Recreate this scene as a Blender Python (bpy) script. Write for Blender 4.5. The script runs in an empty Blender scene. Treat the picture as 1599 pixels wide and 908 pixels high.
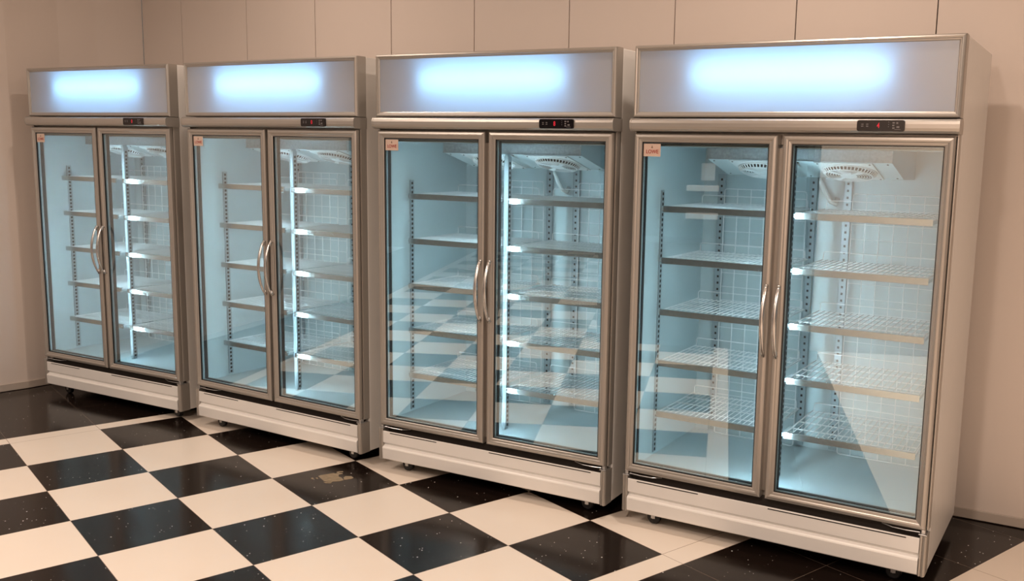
import bpy, bmesh, math
from mathutils import Vector, Matrix

sc = bpy.context.scene
C = sc.collection

# ---------------------------------------------------------------- camera
W, H = 1599.0, 908.0
F_PX, PX, PY = 1487.07956, 93.5963, 2.30274
YAW, PITCH, ROLL = -0.69927, -0.14805, 0.02075
cam_d = bpy.data.cameras.new('camera')
cam = bpy.data.objects.new('camera', cam_d)
C.objects.link(cam)
fw = Vector((-math.sin(YAW), math.cos(YAW), 0)); rt = Vector((math.cos(YAW), math.sin(YAW), 0)); up = Vector((0, 0, 1))
f2 = fw * math.cos(PITCH) + up * math.sin(PITCH)
u2 = -fw * math.sin(PITCH) + up * math.cos(PITCH)
r3 = rt * math.cos(ROLL) + u2 * math.sin(ROLL)
u3 = -rt * math.sin(ROLL) + u2 * math.cos(ROLL)
m = Matrix((r3, u3, -f2)).transposed().to_4x4()
m.translation = Vector((-0.85482, -5.571, 1.58486))
cam.matrix_world = m
cam_d.sensor_width = 36.0
cam_d.lens = F_PX / W * 36.0
cam_d.shift_x = -PX / W
cam_d.shift_y = PY / W
cam_d.clip_start = 0.05
sc.camera = cam

# ---------------------------------------------------------------- view, world, lamps
sc.view_settings.view_transform = 'Standard'
sc.view_settings.look = 'None'
sc.view_settings.exposure = 0.14
sc.view_settings.gamma = 1.0
sc.view_settings.use_curve_mapping = False
sc.cycles.use_denoising = True
sc.cycles.max_bounces = 10
sc.cycles.transparent_max_bounces = 16
sc.cycles.glossy_bounces = 5
sc.cycles.sample_clamp_indirect = 4.0
sc.cycles.caustics_reflective = False

w = bpy.data.worlds.new('world'); sc.world = w; w.use_nodes = True
w.node_tree.nodes['Background'].inputs[0].default_value = (1.0, 0.83, 0.70, 1)
w.node_tree.nodes['Background'].inputs[1].default_value = 0.11

def disk_lamp(name, loc, energy, size, col=(1.0, 0.81, 0.675), aim=None, spread=170):
    d = bpy.data.lights.new(name, 'AREA'); d.shape = 'DISK'; d.size = size
    d.energy = energy; d.color = col; d.spread = math.radians(spread)
    o = bpy.data.objects.new(name, d); C.objects.link(o); o.location = loc
    if aim:
        o.rotation_euler = (Vector(aim) - Vector(loc)).to_track_quat('-Z', 'Y').to_euler()
    return o
disk_lamp('downlight_or_fill', (-1.38, -4.91, 3.0), 78, 0.16)
disk_lamp('downlight_or_fill', (0.85, -0.75, 3.3), 13, 0.12)
disk_lamp('downlight_or_fill', (1.75, -3.3, 3.3), 18, 0.12)
disk_lamp('downlight_or_fill', (-1.9, -1.2, 3.3), 78, 1.1)  # wide soft fill, no known fixture; added to lift shadows
disk_lamp('downlight_or_fill', (0.6, -6.6, 3.3), 72, 1.0)  # second soft fill added at the camera end, no known fixture
disk_lamp('downlight_or_fill', (-4.2, -0.9, 3.3), 50, 0.5)  # unseen fill lamp added over the far floor for general brightness

# ---------------------------------------------------------------- materials
def mat(name, col, rough=0.5, metal=0.0, spec=0.5, emit=None, estr=0.0):
    mt = bpy.data.materials.new(name); mt.use_nodes = True
    b = mt.node_tree.nodes['Principled BSDF']
    b.inputs['Base Color'].default_value = (*col, 1)
    b.inputs['Roughness'].default_value = rough
    b.inputs['Metallic'].default_value = metal
    b.inputs['Specular IOR Level'].default_value = spec
    if emit:
        b.inputs['Emission Color'].default_value = (*emit, 1)
        b.inputs['Emission Strength'].default_value = estr
    return mt

def add_noise(mt, scale, amount, stretch=(1, 1, 1), bump=0.0):
    """multiply the base colour by a faint procedural mottling, optionally bump"""
    nt = mt.node_tree; b = nt.nodes['Principled BSDF']
    tc = nt.nodes.new('ShaderNodeTexCoord'); mp = nt.nodes.new('ShaderNodeMapping')
    mp.inputs['Scale'].default_value = stretch
    nz = nt.nodes.new('ShaderNodeTexNoise'); nz.inputs['Scale'].default_value = scale; nz.inputs['Detail'].default_value = 4
    nt.links.new(tc.outputs['Object'], mp.inputs[0]); nt.links.new(mp.outputs[0], nz.inputs['Vector'])
    mx = nt.nodes.new('ShaderNodeMix'); mx.data_type = 'RGBA'; mx.blend_type = 'MULTIPLY'; mx.inputs[0].default_value = 1
    mr = nt.nodes.new('ShaderNodeMapRange')
    mr.inputs['To Min'].default_value = 1 - amount; mr.inputs['To Max'].default_value = 1 + amount
    nt.links.new(nz.outputs['Fac'], mr.inputs['Value'])
    mx.inputs[6].default_value = b.inputs['Base Color'].default_value
    nt.links.new(mr.outputs[0], mx.inputs[7]); nt.links.new(mx.outputs[2], b.inputs['Base Color'])
    if bump:
        bp = nt.nodes.new('ShaderNodeBump'); bp.inputs['Strength'].default_value = bump; bp.inputs['Distance'].default_value = 0.001
        nt.links.new(nz.outputs['Fac'], bp.inputs['Height']); nt.links.new(bp.outputs[0], b.inputs['Normal'])
    return mt

M = {}
M['alu'] = add_noise(mat('champagne_aluminium', (0.47, 0.44, 0.405), 0.36, 0.7), 6, 0.03, (1, 1, 0.1))
M['white'] = add_noise(mat('white_powder_coat', (0.74, 0.725, 0.70), 0.25, 0.0), 9, 0.02)
M['liner'] = add_noise(mat('pale_liner', (0.58, 0.69, 0.73), 0.32), 5, 0.02)
M['wire'] = mat('white_coated_wire', (0.90, 0.93, 0.95), 0.3)
M['chrome'] = add_noise(mat('shelf_chrome', (0.66, 0.65, 0.64), 0.25, 1.0), 4, 0.02, (1, 1, 1))
M['steel'] = mat('galvanised_upright', (0.42, 0.49, 0.53), 0.35, 0.5)
M['galv'] = add_noise(mat('spangled_zinc', (0.42, 0.45, 0.47), 0.5, 0.5), 90, 0.35)
M['black'] = mat('black_rubber', (0.008, 0.008, 0.009), 0.45)
M['dark'] = mat('dark_recess', (0.035, 0.028, 0.024), 0.6)
M['panel_black'] = mat('controller_black', (0.006, 0.004, 0.005), 0.15)
M['fan'] = mat('white_plastic', (0.82, 0.86, 0.88), 0.4)
M['red_digit'] = mat('red_digit', (0.3, 0.0, 0.01), 0.4, emit=(1.0, 0.02, 0.05), estr=0.45)
M['grey_mark'] = mat('grey_print', (0.16, 0.15, 0.155), 0.5)
M['sticker'] = add_noise(mat('peach_sticker', (0.66, 0.50, 0.42), 0.5), 40, 0.05)
M['sticker_red'] = mat('sticker_red', (0.35, 0.025, 0.015), 0.5)
M['sticker_olive'] = mat('sticker_olive', (0.12, 0.07, 0.03), 0.5)
M['handle'] = add_noise(mat('satin_handle', (0.66, 0.64, 0.62), 0.24, 0.95), 9, 0.03)
M['zinc'] = mat('caster_zinc', (0.6, 0.6, 0.6), 0.3, 0.9)
M['hose'] = mat('milky_hose', (0.75, 0.80, 0.80), 0.4)
M['box_in'] = mat('light_box_inside', (0.30, 0.31, 0.33), 0.7)
M['unit'] = add_noise(mat('dark_unit', (0.03, 0.03, 0.032), 0.6), 3, 0.1)
M['sign_card'] = mat('grey_card', (0.5, 0.5, 0.5), 0.6)
M['residue'] = add_noise(mat('dried_tape_residue', (0.27, 0.21, 0.135), 0.7), 60, 0.5)

# fluorescent tube and LED strip: the lamps of the refrigerators
M['tube'] = mat('fluorescent_tube', (0.9, 0.9, 0.9), 0.5, emit=(0.26, 0.60, 1.0), estr=17.0)
led = mat('led_strip', (0.9, 0.9, 0.9), 0.5, emit=(0.60, 0.88, 1.0), estr=1.0)
nt = led.node_tree; b = nt.nodes['Principled BSDF']
tc = nt.nodes.new('ShaderNodeTexCoord'); sp = nt.nodes.new('ShaderNodeSeparateXYZ')
nt.links.new(tc.outputs['Object'], sp.inputs[0])
def math_node(nt, op, a, bb=None, c=None):
    n = nt.nodes.new('ShaderNodeMath'); n.operation = op
    for i, v in enumerate((a, bb, c)):
        if v is None: continue
        if isinstance(v, (int, float)): n.inputs[i].default_value = v
        else: nt.links.new(v, n.inputs[i])
    return n.outputs[0]
chips = math_node(nt, 'LESS_THAN', math_node(nt, 'FRACT', math_node(nt, 'MULTIPLY', sp.outputs['Z'], 45.0)), 0.45)
nt.links.new(math_node(nt, 'MULTIPLY_ADD', chips, 112.0, 17.0), b.inputs['Emission Strength'])
M['led'] = led

# diffusing acrylic of the header signs: lit by the tube behind it
sg = bpy.data.materials.new('sign_diffuser'); sg.use_nodes = True
nt = sg.node_tree; nt.nodes.clear()
out = nt.nodes.new('ShaderNodeOutputMaterial'); tr = nt.nodes.new('ShaderNodeBsdfTranslucent'); df = nt.nodes.new('ShaderNodeBsdfDiffuse')
gl = nt.nodes.new('ShaderNodeBsdfGlossy'); m1 = nt.nodes.new('ShaderNodeMixShader'); m2 = nt.nodes.new('ShaderNodeMixShader')
tr.inputs[0].default_value = (0.92, 0.95, 0.97, 1); df.inputs[0].default_value = (0.62, 0.64, 0.67, 1)
gl.inputs['Roughness'].default_value = 0.12
m1.inputs[0].default_value = 0.5; m2.inputs[0].default_value = 0.05
nt.links.new(tr.outputs[0], m1.inputs[1]); nt.links.new(df.outputs[0], m1.inputs[2])
nt.links.new(m1.outputs[0], m2.inputs[1]); nt.links.new(gl.outputs[0], m2.inputs[2]); nt.links.new(m2.outputs[0], out.inputs[0])
M['sign'] = sg

cl = bpy.data.materials.new('clear_acrylic'); cl.use_nodes = True
nt = cl.node_tree; nt.nodes.clear()
out = nt.nodes.new('ShaderNodeOutputMaterial'); tp = nt.nodes.new('ShaderNodeBsdfTransparent'); nt.links.new(tp.outputs[0], out.inputs[0])
M['clear'] = cl

# clear glazing of the doors
g = bpy.data.materials.new('door_glass'); g.use_nodes = True
nt = g.node_tree; nt.nodes.clear()
out = nt.nodes.new('ShaderNodeOutputMaterial'); tp = nt.nodes.new('ShaderNodeBsdfTransparent'); gl = nt.nodes.new('ShaderNodeBsdfGlossy')
mx = nt.nodes.new('ShaderNodeMixShader'); lw = nt.nodes.new('ShaderNodeLayerWeight'); lw.inputs[0].default_value = 0.5
tp.inputs[0].default_value = (0.93, 0.97, 0.97, 1); gl.inputs['Roughness'].default_value = 0.0
gl.inputs['Color'].default_value = (0.95, 1.0, 1.0, 1)
k = math_node(nt, 'MULTIPLY_ADD', math_node(nt, 'POWER', lw.outputs['Facing'], 5.0), 0.80, 0.135)
nt.links.new(k, mx.inputs[0]); nt.links.new(tp.outputs[0], mx.inputs[1]); nt.links.new(gl.outputs[0], mx.inputs[2])
nt.links.new(mx.outputs[0], out.inputs[0])
M['glass'] = g

# walls
M['wall'] = add_noise(mat('wall_laminate', (0.61, 0.53, 0.475), 0.38), 0.8, 0.02)
M['wall_gap'] = mat('wall_joint', (0.03, 0.02, 0.015), 0.8)
M['base'] = add_noise(mat('baseboard_paint', (0.42, 0.36, 0.31), 0.35), 2, 0.03)
M['ceil'] = add_noise(mat('ceiling_paint', (0.62, 0.56, 0.50), 0.8), 1, 0.02)

# floor: checkerboard of polished tiles with a border, all in metres of the floor itself
T = 0.43776
fm = bpy.data.materials.new('polished_tiles'); fm.use_nodes = True
nt = fm.node_tree; b = nt.nodes['Principled BSDF']
tc = nt.nodes.new('ShaderNodeTexCoord'); sp = nt.nodes.new('ShaderNodeSeparateXYZ'); nt.links.new(tc.outputs['Object'], sp.inputs[0])
X = math_node(nt, 'DIVIDE', sp.outputs['X'], T); Y = math_node(nt, 'DIVIDE', sp.outputs['Y'], T)
def mn(op, a, bb=None, c=None): return math_node(nt, op, a, bb, c)
par = mn('FLOORED_MODULO', mn('ADD', mn('FLOOR', X), mn('FLOOR', Y)), 2.0)      # cell parity
chk = mn('GREATER_THAN', par, 0.5)
inside = mn('MULTIPLY', mn('LESS_THAN', Y, 0.0), mn('GREATER_THAN', Y, -7.0))
blk = mn('ADD', mn('MULTIPLY', mn('GREATER_THAN', Y, 0.24), mn('LESS_THAN', Y, 2.95)),
         mn('MULTIPLY', mn('LESS_THAN', Y, -7.26), mn('GREATER_THAN', Y, -8.90)))
white = mn('ADD', mn('MULTIPLY', inside, chk), mn('MULTIPLY', mn('SUBTRACT', 1.0, inside), mn('SUBTRACT', 1.0, blk)))
def near_int(v, wd):
    f = mn('ABSOLUTE', mn('SUBTRACT', mn('FRACT', mn('ADD', v, 0.5)), 0.5))
    return mn('LESS_THAN', f, wd)
jw = 0.0028
# between the border and the wall the joints run at the border's own spacing
Yi = mn('MULTIPLY', near_int(Y, jw), mn('MULTIPLY', mn('LESS_THAN', Y, 0.1), mn('GREATER_THAN', Y, -7.1)))
jb = mn('ADD', mn('LESS_THAN', mn('ABSOLUTE', mn('ADD', Y, 8.06)), jw), mn('LESS_THAN', mn('ABSOLUTE', mn('SUBTRACT', Y, 1.24)), jw))
edge = mn('ADD', mn('LESS_THAN', mn('ABSOLUTE', mn('ADD', Y, 7.26)), jw), mn('LESS_THAN', mn('ABSOLUTE', mn('SUBTRACT', Y, 0.24)), jw))
joint = mn('MINIMUM', mn('ADD', mn('ADD', near_int(X, jw), Yi), mn('ADD', jb, edge)), 1.0)
vo = nt.nodes.new('ShaderNodeTexVoronoi'); vo.inputs['Scale'].default_value = 66.0
nt.links.new(tc.outputs['Object'], vo.inputs['Vector'])
sc_ = nt.nodes.new('ShaderNodeSeparateColor'); nt.links.new(vo.outputs['Color'], sc_.inputs[0])
vo2 = nt.nodes.new('ShaderNodeTexNoise'); vo2.inputs['Scale'].default_value = 5.0; nt.links.new(tc.outputs['Object'], vo2.inputs['Vector'])
spk = mn('MULTIPLY', mn('LESS_THAN', vo.outputs['Distance'], mn('MULTIPLY', sc_.outputs['Green'], 0.19)), mn('GREATER_THAN', sc_.outputs['Red'], 0.62))
spk = mn('MULTIPLY', spk, sc_.outputs['Blue'])
def mixc(fac, a, c):
    n = nt.nodes.new('ShaderNodeMix'); n.data_type = 'RGBA'
    nt.links.new(fac, n.inputs[0]) if not isinstance(fac, float) else None
    for i, v in ((6, a), (7, c)):
        if isinstance(v, tuple): n.inputs[i].default_value = (*v, 1)
        else: nt.links.new(v, n.inputs[i])
    return n.outputs[2]
blackc = mixc(spk, (0.011, 0.007, 0.0055), (0.8, 0.77, 0.73))
mot = nt.nodes.new('ShaderNodeTexNoise'); mot.inputs['Scale'].default_value = 3.0; mot.inputs['Detail'].default_value = 5
nt.links.new(tc.outputs['Object'], mot.inputs['Vector'])
whitec = mixc(mot.outputs['Fac'], (0.80, 0.715, 0.62), (0.85, 0.765, 0.67))
col = mixc(white, blackc, whitec)
jc = mixc(white, (0.12, 0.09, 0.07), (0.30, 0.22, 0.16))
nt.links.new(mixc(joint, col, jc), b.inputs['Base Color'])
rg = mn('MULTIPLY_ADD', mot.outputs['Fac'], 0.12, 0.10)
nt.links.new(mn('ADD', rg, mn('MULTIPLY', white, 0.06)), b.inputs['Roughness'])
b.inputs['Specular IOR Level'].default_value = 0.26
M['floor'] = fm

# ---------------------------------------------------------------- mesh helpers
def obj(name, bm, m, parent=None, smooth=False, loc=None):
    me = bpy.data.meshes.new(name)
    bmesh.ops.recalc_face_normals(bm, faces=bm.faces)
    if smooth:
        for f in bm.faces: f.smooth = True
    bm.to_mesh(me); bm.free()
    for x in (m if isinstance(m, list) else [m]): me.materials.append(x)
    o = bpy.data.objects.new(name, me); C.objects.link(o)
    if loc is not None: o.location = loc
    if parent is not None: o.parent = parent
    if smooth == 'auto':
        pass
    return o

def box(bm, x0, x1, y0, y1, z0, z1, bev=0.0, mi=0):
    t = bmesh.new(); bmesh.ops.create_cube(t, size=1)
    for v in t.verts:
        v.co = Vector(((x0 + x1) / 2 + v.co.x * (x1 - x0), (y0 + y1) / 2 + v.co.y * (y1 - y0), (z0 + z1) / 2 + v.co.z * (z1 - z0)))
    if bev: bmesh.ops.bevel(t, geom=list(t.edges), offset=bev, segments=2, profile=0.5, affect='EDGES')
    for f in t.faces: f.material_index = mi
    me = bpy.data.meshes.new('t'); t.to_mesh(me); t.free(); bm.from_mesh(me); bpy.data.meshes.remove(me)

def tube(bm, pts, r, n=6, mi=0, flat=1.0, ref=None):
    """sweep a circle (or oval) along a polyline"""
    pts = [Vector(p) for p in pts]; rings = []
    for i, p in enumerate(pts):
        a = pts[max(i - 1, 0)]; c = pts[min(i + 1, len(pts) - 1)]
        d = (c - a).normalized()
        h = Vector(ref) if ref else (Vector((0, 0, 1)) if abs(d.z) < 0.9 else Vector((0, 1, 0)))
        s = d.cross(h).normalized(); q = s.cross(d).normalized()
        rr = r[i] if isinstance(r, (list, tuple)) else r
        rings.append([bm.verts.new(p + s * math.cos(2 * math.pi * k / n) * rr + q * math.sin(2 * math.pi * k / n) * rr * flat) for k in range(n)])
    for a, c in zip(rings, rings[1:]):
        for k in range(n):
            bm.faces.new((a[k], a[(k + 1) % n], c[(k + 1) % n], c[k])).material_index = mi
    bm.faces.new(rings[0]).material_index = mi; bm.faces.new(rings[-1][::-1]).material_index = mi

def sweep_rect(bm, x0, x1, z0, z1, prof, mi=0, closed=True):
    """mitred frame: profile of (inset, y) swept round a rectangle in the x-z plane"""
    rings = []
    for d, y in prof:
        rings.append([bm.verts.new((x0 + d, y, z0 + d)), bm.verts.new((x1 - d, y, z0 + d)),
                      bm.verts.new((x1 - d, y, z1 - d)), bm.verts.new((x0 + d, y, z1 - d))])
    n = len(rings)
    for i in range(n if closed else n - 1):
        a, c = rings[i], rings[(i + 1) % n]
        for k in range(4):
            bm.faces.new((a[k], a[(k + 1) % 4], c[(k + 1) % 4], c[k])).material_index = mi

def extrude_x(bm, x0, x1, prof, mi=0):
    a = [bm.verts.new((x0, y, z)) for y, z in prof]; c = [bm.verts.new((x1, y, z)) for y, z in prof]
    n = len(prof)
    for i in range(n):
        bm.faces.new((a[i], a[(i + 1) % n], c[(i + 1) % n], c[i])).material_index = mi
    bm.faces.new(a).material_index = mi; bm.faces.new(c[::-1]).material_index = mi

def extrude_z(bm, z0, z1, prof, mi=0):
    a = [bm.verts.new((x, y, z0)) for x, y in prof]; c = [bm.verts.new((x, y, z1)) for x, y in prof]
    n = len(prof)
    for i in range(n):
        bm.faces.new((a[i], a[(i + 1) % n], c[(i + 1) % n], c[i])).material_index = mi
    bm.faces.new(a).material_index = mi; bm.faces.new(c[::-1]).material_index = mi

def text_mesh(body, size, sx=1.0, ext=0.0004):
    cu = bpy.data.curves.new('t', 'FONT'); cu.body = body; cu.size = size; cu.extrude = ext
    cu.align_x = 'CENTER'; cu.align_y = 'CENTER'; cu.offset = size * 0.012
    o = bpy.data.objects.new('t', cu); C.objects.link(o)
    dg = bpy.context.evaluated_depsgraph_get(); me = bpy.data.meshes.new_from_object(o.evaluated_get(dg))
    bm = bmesh.new(); bm.from_mesh(me); bpy.data.meshes.remove(me); bpy.data.objects.remove(o); bpy.data.curves.remove(cu)
    for v in bm.verts: v.co = Vector((v.co.x * sx, -v.co.z, v.co.y))       # stands in the x-z plane, facing -y
    return bm

def struct(name, bm, m, loc=None):
    o = obj(name, bm, m, loc=loc); o['kind'] = 'structure'; return o

def tag(o, label, cat, group=None):
    o['label'] = label; o['category'] = cat
    if group: o['group'] = group
    return o

# ---------------------------------------------------------------- the room
bm = bmesh.new(); box(bm, -9, 4.6, -11, 5.5, -0.05, 0.0); struct('floor', bm, M['floor'])
A = Vector((3.0973, -3.5879, 0)); tdir = Vector((0.371113, -0.928588, 0)); nrm = Vector((-tdir.y, tdir.x, 0))  # nrm points away from the room
if nrm.x < 0: nrm = -nrm
HZ = 3.4
def wall_box(bm, p, q, th, z0, z1, mi=0, off=0.0, bev=0.0):
    """a slab along the floor segment p-q, its front on the segment, thickness away from the room"""
    p = Vector((p[0], p[1], 0)); q = Vector((q[0], q[1], 0)); d = (q - p).normalized(); n = Vector((-d.y, d.x, 0))
    t = bmesh.new(); L = (q - p).length
    box(t, 0, L, off, off + th, z0, z1, bev, mi)
    mt = Matrix((d, n, Vector((0, 0, 1)))).transposed().to_4x4(); mt.translation = p
    t.transform(mt); me = bpy.data.meshes.new('t'); t.to_mesh(me); t.free(); bm.from_mesh(me); bpy.data.meshes.remove(me)
S = lambda s: (A + tdir * s)
seams = [-5.28, -4.902, -4.318, -3.753, -3.181, -2.615, -2.032, -1.451, -0.858, -0.2505, 0.34, 0.93, 1.52, 2.1, 2.7, 3.3, 3.9]
bm = bmesh.new()
for a, c in zip(seams, seams[1:]):
    p, q = S(a + 0.0022), S(c - 0.0022)
    wall_box(bm, p, q, 0.02, 0.0, HZ, 0, 0, 0.0015)
wall_box(bm, S(-5.28), S(3.9), 0.05, 0, HZ, 1, 0.02)
struct('wall_back', bm, [M['wall'], M['wall_gap']])
left = [(-3.6, 0.86), (-1.5, 1.03), (0.15, 1.202), (0.311, 1.221), (0.375, 1.238), (0.436, 1.254), (0.62, 1.296), (0.85, 1.318), (1.137, 1.322)]
bm = bmesh.new()
def wall_strip(bm, pts, z0, z1, off, th):
    fr, bk = [], []
    P = [Vector((x, y, 0)) for x, y in pts]
    for i, p in enumerate(P):
        d = (P[min(i + 1, len(P) - 1)] - P[max(i - 1, 0)]).normalized(); n = Vector((-d.y, d.x, 0))
        fr.append(p + n * off); bk.append(p + n * (off + th))
    loop = fr + bk[::-1]
    extrude_z(bm, z0, z1, [(v.x, v.y) for v in loop])
wall_strip(bm, left, 0, HZ, 0, 0.06); struct('wall_left', bm, M['wall'])
bm = bmesh.new()
wall_strip(bm, left[:-1] + [(1.12, 1.321)], 0.004, 0.046, -0.010, 0.0098); struct('baseboard_left', bm, M['base'])
bm = bmesh.new()
p, q = S(-5.26), S(3.9)
wall_box(bm, p, q, 0.0098, 0.004, 0.047, 0, -0.010, 0.002); struct('baseboard_back', bm, M['base'])
bm = bmesh.new(); box(bm, -9, 4.6, -11, 5.5, HZ, HZ + 0.05); struct('ceiling', bm, M['ceil'])

# ---------------------------------------------------------------- the refrigerator
WID, DEP = 1.238, 0.735
SHELF_Z = (1.362, 1.146, 0.926, 0.706, 0.482)

def empty(name):
    o = bpy.data.objects.new(name, None); o.empty_display_size = 0.1; C.objects.link(o); return o

def make_fridge():
    R = empty('display_refrigerator')
    # --- insulated cabinet, white outside
    bm = bmesh.new()
    bv = 0.003
    box(bm, 0.0, 0.044, 0.063, DEP, 0.065, 2.0, bv); box(bm, WID - 0.044, WID, 0.063, DEP, 0.065, 2.0, bv)
    box(bm, 0.044, WID - 0.044, DEP - 0.05, DEP, 0.07, 1.998)
    box(bm, 0.044, WID - 0.044, 0.063, DEP - 0.05, 1.985, 1.998)
    box(bm, 0.044, WID - 0.044, 0.063, DEP - 0.05, 0.215, 0.258)
    box(bm, 0.044, WID - 0.044, 0.063, DEP - 0.05, 1.612, 1.70)
    obj('cabinet', bm, M['white'], R)
    # --- pale inner lining
    bm = bmesh.new()
    x0, x1, y0, y1, z0, z1 = 0.045, WID - 0.045, 0.052, DEP - 0.052, 0.260, 1.610
    box(bm, x0 - .0005, x0 + .003, y0, y1, z0, z1); box(bm, x1 - .003, x1 + .0005, y0, y1, z0, z1)
    box(bm, x0, x1, y1 - 0.003, y1, z0, z1); box(bm, x0, x1, y0, y1, z0 - .001, z0 + 0.003); box(bm, x0, x1, y0, y1, z1 - 0.003, z1 + .001)
    # raised threshold and rounded inner lip
    box(bm, x0, x1, y0, 0.085, z0, z0 + 0.010, 0.003)
    obj('inner_lining', bm, M['liner'], R)
    # --- front jamb behind the doors
    bm = bmesh.new()
    sweep_rect(bm, 0.006, WID - 0.006, 0.236, 1.662, [(0, 0.062), (0, 0.049), (0.041, 0.049), (0.041, 0.062)])
    obj('door_jamb', bm, M['alu'], R)
    # --- aluminium corner trims running down beside the doors
    for s in (0, 1):
        bm = bmesh.new()
        pr = [(0, 0.0625), (0, 0.030), (0.002, 0.024), (0.006, 0.024), (0.006, 0.048), (0.010, 0.0625)]
        if s: pr = [(WID - x, y) for x, y in pr]
        extrude_z(bm, 0.236, 1.664, pr); obj('side_trim', bm, M['alu'], R)
    # --- middle post and its LED strips
    bm = bmesh.new()
    extrude_z(bm, 0.262, 1.608, [(0.592, 0.030), (0.636, 0.030), (0.640, 0.036), (0.640, 0.048), (0.630, 0.060), (0.598, 0.060), (0.588, 0.048), (0.588, 0.036)])
    post = obj('middle_post', bm, M['alu'], R)
    for s in (-1, 1):
        bm = bmesh.new(); cx = 0.614
        pr = [(cx + s * 0.0265, 0.0485), (cx + s * 0.0165, 0.0605), (cx + s * 0.0180, 0.0620), (cx + s * 0.0282, 0.0500)]
        extrude_z(bm, 0.290, 1.500, pr, 1)
        for f in bm.faces:
            vs = [v.co for v in f.verts]
            if all(abs(v.y - (0.0620 if abs(v.x - cx) < 0.022 else 0.0500)) < 1e-4 for v in vs): f.material_index = 0
        obj('led_strip', bm, [M['led'], M['fan']], post)
    # --- header light box
    bm = bmesh.new()
    bx0, bx1, bz0, bz1, d0, d1 = 0.004, WID - 0.004, 1.724, 1.996, 0.012, 0.115
    box(bm, bx0, bx1, d1, d1 + 0.004, bz0, bz1); box(bm, bx0, bx0 + 0.003, d0, d1, bz0, bz1); box(bm, bx1 - 0.003, bx1, d0, d1, bz0, bz1)
    box(bm, bx0, bx1, d0, d1, bz0, bz0 + 0.003); box(bm, bx0, bx1, d0, d1, bz1 - 0.003, bz1)
    lb = obj('light_box', bm, M['box_in'], R)
    bm = bmesh.new()
    sweep_rect(bm, 0.0, WID, 1.720, 2.002, [(0, 0.0622), (0, 0.006), (0.003, 0.001), (0.008, -0.002), (0.013, 0.000), (0.015, 0.003), (0.019, 0.0035), (0.022, 0.006), (0.0225, 0.010), (0.019, 0.012), (0.004, 0.012), (0.003, 0.0622)])
    obj('sign_frame', bm, M['alu'], lb)
    bm = bmesh.new(); box(bm, 0.018, WID - 0.018, 0.0075, 0.0095, 1.738, 1.984, 0, 1)
    for f in bm.faces:
        if all(v.co.y < 0.008 for v in f.verts): f.material_index = 0
    obj('sign_panel', bm, [M['sign'], M['clear']], lb)
    bm = bmesh.new(); tube(bm, [(0.240, 0.074, 1.884), (0.990, 0.074, 1.884)], 0.013, 14); obj('light_tube', bm, M['tube'], lb, True)
    bm = bmesh.new()
    bm.free()
    for x in (0.232, 0.990):
        bm = bmesh.new(); box(bm, x, x + 0.013, 0.056, 0.115, 1.866, 1.902, 0.002); obj('tube_holder', bm, M['fan'], lb)
    # --- rounded control bar with end caps
    bm = bmesh.new()
    pr = [(0.062, 1.716), (-0.004, 1.716), (-0.020, 1.714), (-0.027, 1.708), (-0.029, 1.698), (-0.029, 1.684), (-0.026, 1.674), (-0.018, 1.667), (-0.004, 1.665), (0.062, 1.665)]
    extrude_x(bm, 0.006, WID - 0.006, pr); bar = obj('control_bar', bm, M['alu'], R)
    for xa, xb in ((0.0, 0.006), (WID - 0.006, WID + 0.004)):
        bm = bmesh.new(); extrude_x(bm, xa, xb, [(y - 0.0015 if y < 0.05 else y, 1.6905 + (z - 1.6905) * 1.04) for y, z in pr]); obj('end_cap', bm, M['alu'], bar)
    # --- temperature controller
    bm = bmesh.new()
    a, c, zz0, zz1, r = 0.900, 1.064, 1.672, 1.711, 0.008
    pts = []
    for cx, cz, t0 in ((c - r, zz1 - r, 0), (a + r, zz1 - r, 90), (a + r, zz0 + r, 180), (c - r, zz0 + r, 270)):
        for k in range(5):
            t = math.radians(t0 + k * 22.5); pts.append((cx + r * math.cos(t), cz + r * math.sin(t)))
    f0 = [bm.verts.new((x, -0.0335, z)) for x, z in pts]; b0 = [bm.verts.new((x, -0.020, z)) for x, z in pts]
    bm.faces.new(f0); bm.faces.new(b0[::-1])
    for i in range(len(pts)): bm.faces.new((f0[i], b0[i], b0[(i + 1) % len(pts)], f0[(i + 1) % len(pts)]))
    ctl = obj('controller', bm, M['panel_black'], R)
    yy = -0.0337
    for x, z in ((0.915, 1.695), (0.932, 1.695), (0.915, 1.688), (0.932, 1.688)):
        bm = bmesh.new(); box(bm, x, x + 0.008, yy - .0003, yy + .0003, z, z + 0.003); obj('indicator_mark', bm, M['grey_mark'], ctl)
    for x, z, ww, h in ((1.022, 1.699, .008, .005), (1.022, 1.690, .007, .005), (1.022, 1.681, .008, .005), (1.035, 1.698, .006, .006), (1.036, 1.684, .010, .006), (1.030, 1.678, .020, .0015), (1.008, 1.703, .002, .002), (1.008, 1.695, .002, .002), (1.008, 1.687, .002, .002)):
        bm = bmesh.new(); box(bm, x, x + ww, yy - .0003, yy + .0003, z, z + h); obj('button_mark', bm, M['grey_mark'], ctl)
    # --- doors
    for side, (xa, xb) in enumerate(((0.008, 0.604), (0.624, 1.228))):
        za, zb = 0.238, 1.6575
        bm = bmesh.new()
        sweep_rect(bm, xa, xb, za, zb, [(0, 0.044), (0, 0.007), (0.002, 0.003), (0.006, 0.0), (0.014, -0.0015), (0.020, 0.0), (0.0225, 0.003), (0.031, 0.0045), (0.034, 0.007), (0.034, 0.044)])
        door = obj('door', bm, M['alu'], R)
        bm = bmesh.new()
        sweep_rect(bm, xa, xb, za, zb, [(0.0335, 0.008), (0.0375, 0.008), (0.0375, 0.0125), (0.0335, 0.0125)])
        obj('glazing_bead', bm, M['black'], door); bm = bmesh.new()
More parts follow.
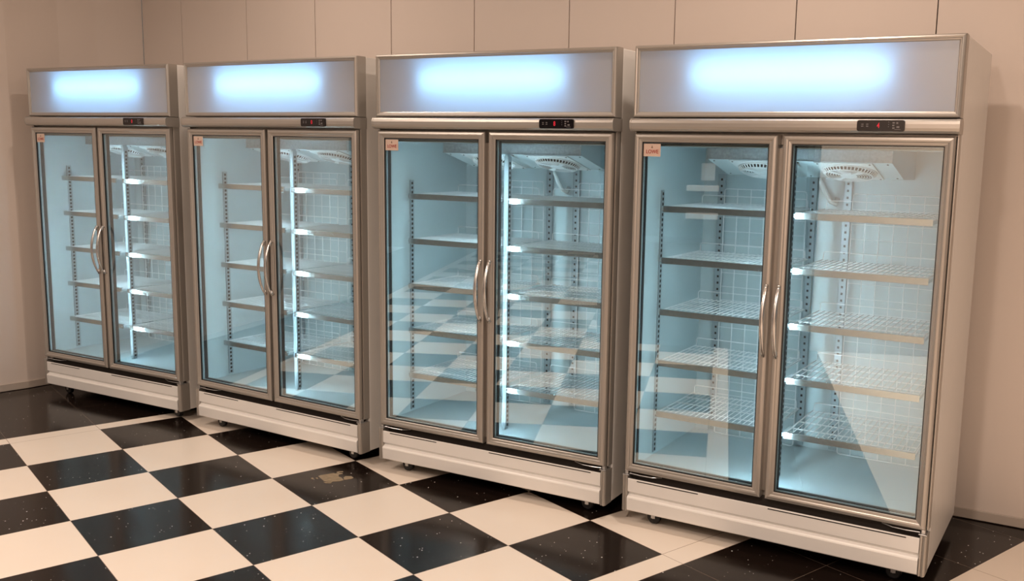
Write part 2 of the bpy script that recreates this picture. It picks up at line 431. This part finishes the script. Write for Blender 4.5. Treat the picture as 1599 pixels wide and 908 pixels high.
        sweep_rect(bm, xa, xb, za, zb, [(0.003, 0.0445), (0.003, 0.0485), (0.040, 0.0485), (0.0415, 0.047), (0.0415, 0.031), (0.033, 0.031), (0.033, 0.0445)])
        obj('gasket', bm, M['black'], door)
        bm = bmesh.new()
        sweep_rect(bm, xa, xb, za, zb, [(0.0345, 0.0155), (0.0395, 0.0155), (0.0395, 0.0285), (0.0345, 0.0285)])
        obj('glass_spacer', bm, M['steel'], door)
        bm = bmesh.new()
        box(bm, xa + 0.0345, xb - 0.0345, 0.0128, 0.0152, za + 0.0345, zb - 0.0345)
        obj('glass_pane', bm, M['glass'], door)
        # bowed handle
        hx = 0.592 if side == 0 else 0.641
        bm = bmesh.new(); pts = []; rr = []
        N = 22
        for i in range(N + 1):
            t = i / N; z = 0.812 + t * 0.276; pts.append((hx, -0.010 - 0.040 * math.sin(math.pi * t) ** 0.75, z)); rr.append(0.0062 + 0.0030 * math.sin(math.pi * t))
        tube(bm, pts, rr, 10, flat=0.62, ref=(0, 1, 0))
        for zc in (0.815, 1.085):
            tube(bm, [(hx, 0.002, zc), (hx, -0.013, zc)], 0.0062, 10)
        tube(bm, [(hx, -0.012, 1.066), (hx, -0.010, 1.092)], 0.0068, 10, flat=.8)
        tube(bm, [(hx, -0.012, 0.834), (hx, -0.010, 0.808)], 0.0068, 10, flat=.8)
        obj('handle', bm, M['handle'], door, True)
        if side == 0:
            bm = bmesh.new(); box(bm, 0.0465, 0.121, 0.0118, 0.0125, 1.566, 1.6165); obj('sticker', bm, M['sticker'], door)
            bm = text_mesh('LOWE', 0.021, 0.92)
            for v in bm.verts: v.co += Vector((0.0845, 0.0114, 1.5845))
            obj('sticker_lettering', bm, M['sticker_red'], door)
            bm = bmesh.new(); ex, ez = 0.0835, 1.603
            def tri(pp):
                a_ = [bm.verts.new((ex + x, 0.0112, ez + z)) for x, z in pp]; b_ = [bm.verts.new((ex + x, 0.0119, ez + z)) for x, z in pp]
                bm.faces.new(a_); bm.faces.new(b_[::-1])
                for i in range(len(pp)): bm.faces.new((a_[i], b_[i], b_[(i + 1) % len(pp)], a_[(i + 1) % len(pp)]))
            tri([(0, 0.007), (-0.0016, 0.0035), (-0.0008, 0.002), (-0.0048, -0.003), (-0.0012, -0.002), (-0.0010, -0.0045), (0.0010, -0.0045), (0.0012, -0.002), (0.0048, -0.003), (0.0008, 0.002), (0.0016, 0.0035)])
            obj('sticker_emblem', bm, M['sticker_olive'], door)
    # --- wire shelves, five in each bay
    first = None
    def shelf_parts():
        bm = bmesh.new(); wdt = 0.505; d0, d1 = 0.006, 0.402
        r = 0.0019
        for i in range(22):
            x = 0.008 + i * (wdt - 0.016) / 21
            tube(bm, [(x, d0, -0.002), (x, d1, -0.002)], r, 5)
        for y in (0.095, 0.205, 0.315, d1): tube(bm, [(0.002, y, -0.006), (wdt - 0.002, y, -0.006)], 0.0026, 6)
        for x in (0.002, wdt - 0.002): tube(bm, [(x, d0, -0.006), (x, d1, -0.006)], 0.0028, 6)
        s = obj('shelf', bm, M['wire'])
        bm = bmesh.new()
        extrude_x(bm, 0, wdt, [(0.0, 0.001), (-0.0015, 0.0), (-0.0015, -0.024), (0.003, -0.0265), (0.006, -0.024), (0.002, -0.022), (0.002, -0.003), (0.010, -0.001), (0.010, 0.001)])
        obj('price_rail', bm, M['chrome'], s)
        bm = bmesh.new(); g = 0.012; h = 0.034; rr = 0.010; y = d1 - 0.004
        pts = [(g, y, -0.004), (g, y, h - rr), (g + 0.003, y, h - 0.003), (g + rr, y, h), (wdt - g - rr, y, h), (wdt - g - 0.003, y, h - 0.003), (wdt - g, y, h - rr), (wdt - g, y, -0.004)]
        tube(bm, pts, 0.0023, 6); obj('back_guard', bm, M['wire'], s)
        for x in (-0.012, wdt - 0.010):
            bm = bmesh.new(); box(bm, x, x + 0.010, 0.01, 0.125, -0.020, -0.006, 0.001); obj('shelf_bracket', bm, M['liner'], s)
        return s
    first = shelf_parts()
    for bx in (0.089, 0.650):
        for z in SHELF_Z:
            if bx == 0.089 and z == SHELF_Z[0]:
                s = first
            else:
                s = first.copy(); C.objects.link(s)
                for ch in list(first.children):
                    cc = ch.copy(); C.objects.link(cc); cc.parent = s
            s.parent = R; s.location = (bx, 0.130, z)
    # --- slotted uprights: two beside the front, four at the back
    def upright(x, y, w, face, z0, z1):
        bm = bmesh.new()
        if face == 'y':
            box(bm, x - w / 2, x + w / 2, y, y + 0.010, z0, z1, 0.001)
            n = int((z1 - z0) / 0.030)
            for i in range(n):
                z = z0 + 0.02 + i * 0.030; box(bm, x - 0.0045, x + 0.0045, y - 0.0006, y + 0.001, z - 0.005, z + 0.005, 0, 1)
            for s in (-1, 1): box(bm, x + s * w / 2 - 0.001, x + s * w / 2 + 0.001, y - 0.0015, y + 0.010, z0, z1)
        else:
            xa, xb = (x, x + 0.005) if face == '+x' else (x - 0.005, x)
            box(bm, xa, xb, y - w / 2, y + w / 2, z0, z1, 0.001)
            n = int((z1 - z0) / 0.022); xs = xb if face == '+x' else xa
            for i in range(n):
                z = z0 + 0.012 + i * 0.022; box(bm, xs - 0.0006, xs + 0.0006, y - 0.006, y + 0.006, z - 0.006, z + 0.006, 0, 1)
        return obj('shelf_upright', bm, [M['steel'], M['dark']], R)
    upright(0.048, 0.205, 0.030, '+x', 0.275, 1.425); upright(WID - 0.048, 0.205, 0.030, '-x', 0.275, 1.425)
    bm = bmesh.new(); box(bm, 0.6095, 0.6205, 0.166, 0.196, 0.262, 1.560, 0.001); obj('centre_strut', bm, M['steel'], R)
    upright(0.6210, 0.182, 0.030, '+x', 0.275, 1.55); upright(0.6090, 0.182, 0.030, '-x', 0.275, 1.55)  #, 0.275, 1.55); upright(0.6055, 0.180, 0.036, '-x', 0.275, 1.55)
    for x in (0.140, 0.565, 0.716, 1.110): upright(x, 0.640 + 0.024, 0.032, 'y', 0.275, 1.490)
    # --- wire grids against the back wall
    for xa, xb in ((0.165, 0.545), (0.745, 1.098)):
        bm = bmesh.new(); y = 0.640; za, zb = 0.270, 1.424; rr = 0.012
        pts = [(xa, y, za + rr), (xa, y, zb - rr), (xa + .003, y, zb - .003), (xa + rr, y, zb), (xb - rr, y, zb), (xb - .003, y, zb - .003), (xb, y, zb - rr), (xb, y, za + rr), (xb - .003, y, za + .003), (xb - rr, y, za), (xa + rr, y, za), (xa + .003, y, za + .003), (xa, y, za + rr)]
        tube(bm, pts, 0.0026, 6)
        n = 6
        for i in range(1, n): x = xa + (xb - xa) * i / n; tube(bm, [(x, y - .003, za), (x, y - .003, zb)], 0.0023, 5)
        k = 1
        while za + k * 0.064 < zb - 0.02: z = za + k * 0.064; tube(bm, [(xa, y, z), (xb, y, z)], 0.0015, 5); k += 1
        obj('wire_grid', bm, M['wire'], R)
    # --- evaporator cover with its two fan grilles
    sl = 0.27; y0, z0 = 0.19, 1.562; y1 = 0.44; z1 = z0 - sl * (y1 - y0)
    bm = bmesh.new()
    extrude_x(bm, 0.252, 0.985, [(y0, 1.607), (y0, z0), (y1, z1), (0.682, z1 - 0.004), (0.682, 1.607)])
    for v in bm.verts: pass
    ev = obj('evaporator_cover', bm, M['liner'], R)
    bm = bmesh.new(); box(bm, 0.250, 0.987, y0 - 0.002, y0 - 0.0002, z0 - 0.001, 1.606); box(bm, 0.25, 0.987, y0 - 0.006, y0, z0 - 0.002, z0 + 0.001)
    obj('zinc_front', bm, M['galv'], ev)
    for x in (0.27, 0.62, 0.965):
        for y, z in ((y0 + 0.03, z0 - sl * 0.03), (y1 - 0.02, z1 + sl * 0.02)):
            bm = bmesh.new(); tube(bm, [(x, y, z + 0.002), (x, y, z - 0.002)], 0.004, 8); obj('screw', bm, M['dark'], ev)
    def fan(cx):
        bm = bmesh.new(); wq, dq = 0.112, 0.122
        box(bm, -wq, wq, -dq, dq, -0.004, 0.0, 0.0015)
        Rr = 0.106; segs = 56
        def ring(r0, z0_, r1, z1_, mi=0):
            a_ = [bm.verts.new((r0 * math.cos(2 * math.pi * i / segs), r0 * math.sin(2 * math.pi * i / segs), z0_)) for i in range(segs)]
            b_ = [bm.verts.new((r1 * math.cos(2 * math.pi * i / segs), r1 * math.sin(2 * math.pi * i / segs), z1_)) for i in range(segs)]
            for i in range(segs): bm.faces.new((a_[i], a_[(i + 1) % segs], b_[(i + 1) % segs], b_[i])).material_index = mi
        # dark throat behind the bars
        ring(0.104, -0.0045, 0.0005, -0.0045, 1)
        ring(0.107, -0.004, 0.106, -0.009); ring(0.106, -0.009, 0.103, -0.010); ring(0.103, -0.010, 0.102, -0.0045)
        # rim bars
        for i in range(44):
            t = 2 * math.pi * i / 44; c_, s_ = math.cos(t), math.sin(t)
            tube(bm, [(0.103 * c_, 0.103 * s_, -0.010), (0.091 * c_, 0.091 * s_, -0.021)], 0.0024, 4)
        # concentric rings on the face and a saltire of spokes
        for r_ in (0.090, 0.080, 0.070, 0.060, 0.050, 0.040):
            wd = 0.0030 if r_ < 0.085 else 0.006
            zz = -0.022
            ring(r_ + wd / 2, zz, r_ - wd / 2, zz); ring(r_ + wd / 2, zz, r_ + wd / 2, zz + 0.003); ring(r_ - wd / 2, zz, r_ - wd / 2, zz + 0.003)
        ring(0.034, -0.0225, 0.001, -0.0235); ring(0.034, -0.0225, 0.034, -0.018)
        for t in (45, 135, 225, 315):
            c_, s_ = math.cos(math.radians(t)), math.sin(math.radians(t)); w_ = 0.010
            v = [bm.verts.new((c_ * r_ - s_ * q_, s_ * r_ + c_ * q_, zz_)) for r_, q_, zz_ in ((0.03, -w_ * .6, -.0235), (0.09, -w_ * 1.5, -.0235), (0.09, w_ * 1.5, -.0235), (0.03, w_ * .6, -.0235))]
            bm.faces.new(v)
            v2 = [bm.verts.new(q.co + Vector((0, 0, 0.004))) for q in v]
            for i in range(4): bm.faces.new((v[i], v[(i + 1) % 4], v2[(i + 1) % 4], v2[i]))
        for sx_ in (-1, 1):
            for sy_ in (-1, 1): tube(bm, [(sx_ * 0.100, sy_ * 0.110, -0.0035), (sx_ * 0.100, sy_ * 0.110, -0.0055)], 0.004, 8, 1)
        yc = 0.318; zc = z0 - sl * (yc - y0) - 0.0005
        bm.transform(Matrix.Translation((cx, yc, zc)) @ Matrix.Rotation(-math.atan(sl), 4, 'X'))
        return obj('fan_grille', bm, [M['fan'], M['dark']], ev)
    fan(0.800); fan(0.452)
    # --- drain hose
    bm = bmesh.new(); tube(bm, [(0.590, 0.655, 1.500), (0.600, 0.650, 1.470), (0.625, 0.645, 1.425), (0.650, 0.648, 1.385), (0.668, 0.655, 1.375), (0.672, 0.668, 1.40)], 0.011, 10)
    obj('drain_hose', bm, M['hose'], R, True)
    # --- kick panel, its slots, posts and hinges
    bm = bmesh.new()
    extrude_x(bm, 0.026, WID - 0.026, [(0.007, 0.207), (0.003, 0.207), (0.001, 0.205), (0.001, 0.150), (0.009, 0.143), (0.012, 0.137), (-0.004, 0.127), (-0.006, 0.122), (-0.003, 0.070), (0.001, 0.066), (0.05, 0.066), (0.05, 0.075), (0.007, 0.075), (0.014, 0.137), (0.007, 0.16)])
    kp = obj('kick_panel', bm, M['white'], R)
    for xa, xb in ((0.068, 0.345), (0.640, 1.165)):
        bm = bmesh.new(); box(bm, xa, xb, 0.0004, 0.0015, 0.1985, 0.2025); obj('vent_slot', bm, M['black'], kp)
    bm = bmesh.new(); box(bm, 0.026, WID - 0.026, 0.045, 0.062, 0.07, 0.236); box(bm, 0.026, WID - 0.026, 0.016, 0.047, 0.178, 0.184)
    obj('kick_recess', bm, M['dark'], R)
    bm = bmesh.new(); box(bm, 0.0445, WID - 0.0445, 0.0625, DEP - 0.051, 0.075, 0.100); obj('machine_tray', bm, M['dark'], R)
    for s in (0, 1):
        bm = bmesh.new()
        pr = [(0.0, 0.0625), (0.0, 0.006), (0.002, 0.0), (0.007, -0.004), (0.012, -0.003), (0.0145, 0.001), (0.0165, -0.001), (0.021, -0.002), (0.025, 0.002), (0.0255, 0.0625)]
        if s: pr = [(WID - x, y) for x, y in pr]
        extrude_z(bm, 0.0635, 0.219, pr); obj('corner_post', bm, M['alu'], R)
        bm = bmesh.new()
        xa = 0.001 if s == 0 else WID - 0.031
        box(bm, xa, xa + 0.030, 0.0, 0.045, 0.2195, 0.2235, 0.001); box(bm, xa + 0.008, xa + 0.022, 0.008, 0.030, 0.2235, 0.2375, 0.002)
        hb = obj('hinge', bm, M['zinc'], R)
        bm = bmesh.new(); sgn = 1 if s == 0 else -1; xc = 0.028 if s == 0 else WID - 0.028
        tube(bm, [(xc, 0.012, 0.227), (xc + sgn * 0.05, 0.014, 0.224), (xc + sgn * 0.10, 0.022, 0.222), (xc + sgn * 0.14, 0.035, 0.225)], 0.0022, 6)
        obj('closer_rod', bm, M['zinc'], hb)
    # --- casters
    for x in (0.120, WID - 0.120):
        for y in (0.080, 0.640):
            bm = bmesh.new()
            box(bm, x - 0.035, x + 0.035, y - 0.03, y + 0.03, 0.0705, 0.0745, 0.001)
            tube(bm, [(x, y, 0.0705), (x, y, 0.062)], 0.016, 14)
            for s in (-1, 1): box(bm, x - 0.009, x + 0.009, y + s * 0.016 - 0.0012, y + s * 0.016 + 0.0012, 0.026, 0.066, 0.0006)
            tube(bm, [(x, y - 0.018, 0.030), (x, y + 0.018, 0.030)], 0.005, 8)
            if y < 0.3: box(bm, x - 0.048, x - 0.012, y - 0.008, y + 0.008, 0.046, 0.050, 0.001)
            cs = obj('caster', bm, M['zinc'], R)
            bm = bmesh.new(); prof = [(0.0, -0.013), (0.025, -0.013), (0.0295, -0.009), (0.0300, 0), (0.0295, 0.009), (0.025, 0.013), (0.0, 0.013)]
            n = 24; rings = []
            for r_, yy_ in prof[1:-1]: rings.append([bm.verts.new((x + r_ * math.cos(2 * math.pi * k / n), y + yy_, 0.0302 + r_ * math.sin(2 * math.pi * k / n))) for k in range(n)])
            for a_, c_ in zip(rings, rings[1:]):
                for k in range(n): bm.faces.new((a_[k], a_[(k + 1) % n], c_[(k + 1) % n], c_[k]))
            bm.faces.new(rings[0]); bm.faces.new(rings[-1])
            obj('wheel', bm, M['black'], cs)
    return R

def copy_tree(o, parent=None):
    c = o.copy(); C.objects.link(c); c.parent = parent
    for ch in list(o.children): copy_tree(ch, c)
    return c

proto = make_fridge()
spots = [(0.37465, 1.02083, -1.18724), (0.8837, -0.24421, -1.23149), (1.33812, -1.51397, -1.18559), (1.83638, -2.73117, -1.21362)]
labels = ['two-door glass display refrigerator farthest back at the left end, beside the bare wall',
          'empty glass-door refrigerator second from the left end of the row, between two others',
          'empty glass-door refrigerator second from the right, behind the tile with the tan residue patch',
          'nearest and largest-looking display refrigerator at the right end, its white side panel showing']
digits = ['0', '0', '8', '4']
fr = [proto] + [copy_tree(proto) for _ in range(3)]
for o, (x, y, a), lb, dg in zip(fr, spots, labels, digits):
    o.location = (x, y, 0); o.rotation_euler = (0, 0, a)
    tag(o, lb, 'refrigerator', 'glass-door display refrigerators in a row')
    ctl = [c for c in o.children if c.name.startswith('controller')][0]
    bm = text_mesh(dg, 0.026, 0.75, 0.0003)
    for v in bm.verts: v.co += Vector((0.974, -0.0339, 1.6915))
    obj('display_digit', bm, M['red_digit'], ctl)

# ---------------------------------------------------------------- behind the viewer, seen mirrored in the glass doors
bm = bmesh.new(); box(bm, -2.22, -2.10, -9.0, -3.84, 0, HZ); struct('wall_front', bm, M['wall'])
U = empty('display_unit'); U.location = (-2.35, -3.03, 0)
bm = bmesh.new()
box(bm, -0.30, -0.28, -0.78, 0.72, 0.0, 2.3); box(bm, -0.28, 0.33, -0.78, -0.75, 0.0, 2.3); box(bm, -0.28, 0.33, 0.69, 0.72, 0.0, 2.3)
box(bm, -0.28, 0.33, -0.75, 0.69, 2.26, 2.3); box(bm, -0.28, 0.33, -0.75, 0.69, 0.0, 0.85)
obj('carcass', bm, M['unit'], U)
for z in (1.075, 1.300):
    bm = bmesh.new(); box(bm, 0.20, 0.34, -0.02, 0.24, z - 0.022, z + 0.022, 0.004); obj('board', bm, M['fan'], U)
bm = bmesh.new(); box(bm, 0.10, 0.22, 0.02, 0.13, 1.36, 1.50, 0.004); obj('card', bm, M['sign_card'], U)
tag(U, 'tall dark open display unit, seen only as the reflection in the nearest refrigerator', 'display unit')

# ---------------------------------------------------------------- residue on one black tile
bm = bmesh.new()
def patch(pts, z=0.0008):
    a = [bm.verts.new((x, y, z)) for x, y in pts]; c = [bm.verts.new((x, y, 0.0001)) for x, y in pts]
    bm.faces.new(a); bm.faces.new(c[::-1])
    for i in range(len(pts)): bm.faces.new((a[i], c[i], c[(i + 1) % len(pts)], a[(i + 1) % len(pts)]))
PATCHES = [[(1.0637, -1.4142), (1.0776, -1.4084), (1.1121, -1.4147), (1.1441, -1.419), (1.1434, -1.4282), (1.162, -1.429), (1.1748, -1.4417), (1.1731, -1.4567), (1.1543, -1.4524), (1.1457, -1.4621), (1.1392, -1.4829), (1.1433, -1.505), (1.1364, -1.5376), (1.1108, -1.5403), (1.0852, -1.5244), (1.0781, -1.5315), (1.064, -1.5148), (1.0548, -1.4956), (1.0592, -1.4552)], [(1.1511, -1.5045), (1.1687, -1.492), (1.1904, -1.5094), (1.188, -1.5382), (1.1772, -1.5428), (1.1515, -1.5413), (1.1389, -1.5363)], [(1.1583, -1.4132), (1.172, -1.4088), (1.1895, -1.4199), (1.1863, -1.4339), (1.1712, -1.4259), (1.1595, -1.4303)], [(1.0477, -1.5027), (1.0618, -1.5194), (1.0759, -1.536), (1.0661, -1.541), (1.0483, -1.5247)], [(1.0228, -1.4187), (1.0343, -1.4177), (1.0319, -1.4349), (1.021, -1.4425)], [(1.0417, -1.4296), (1.0521, -1.431), (1.0461, -1.4517), (1.0414, -1.442)]]
for p_ in PATCHES: patch(p_)
tag(obj('tape_residue', bm, M['residue']), 'tan scuffed tape residue stuck on a black floor tile before the refrigerators', 'residue')
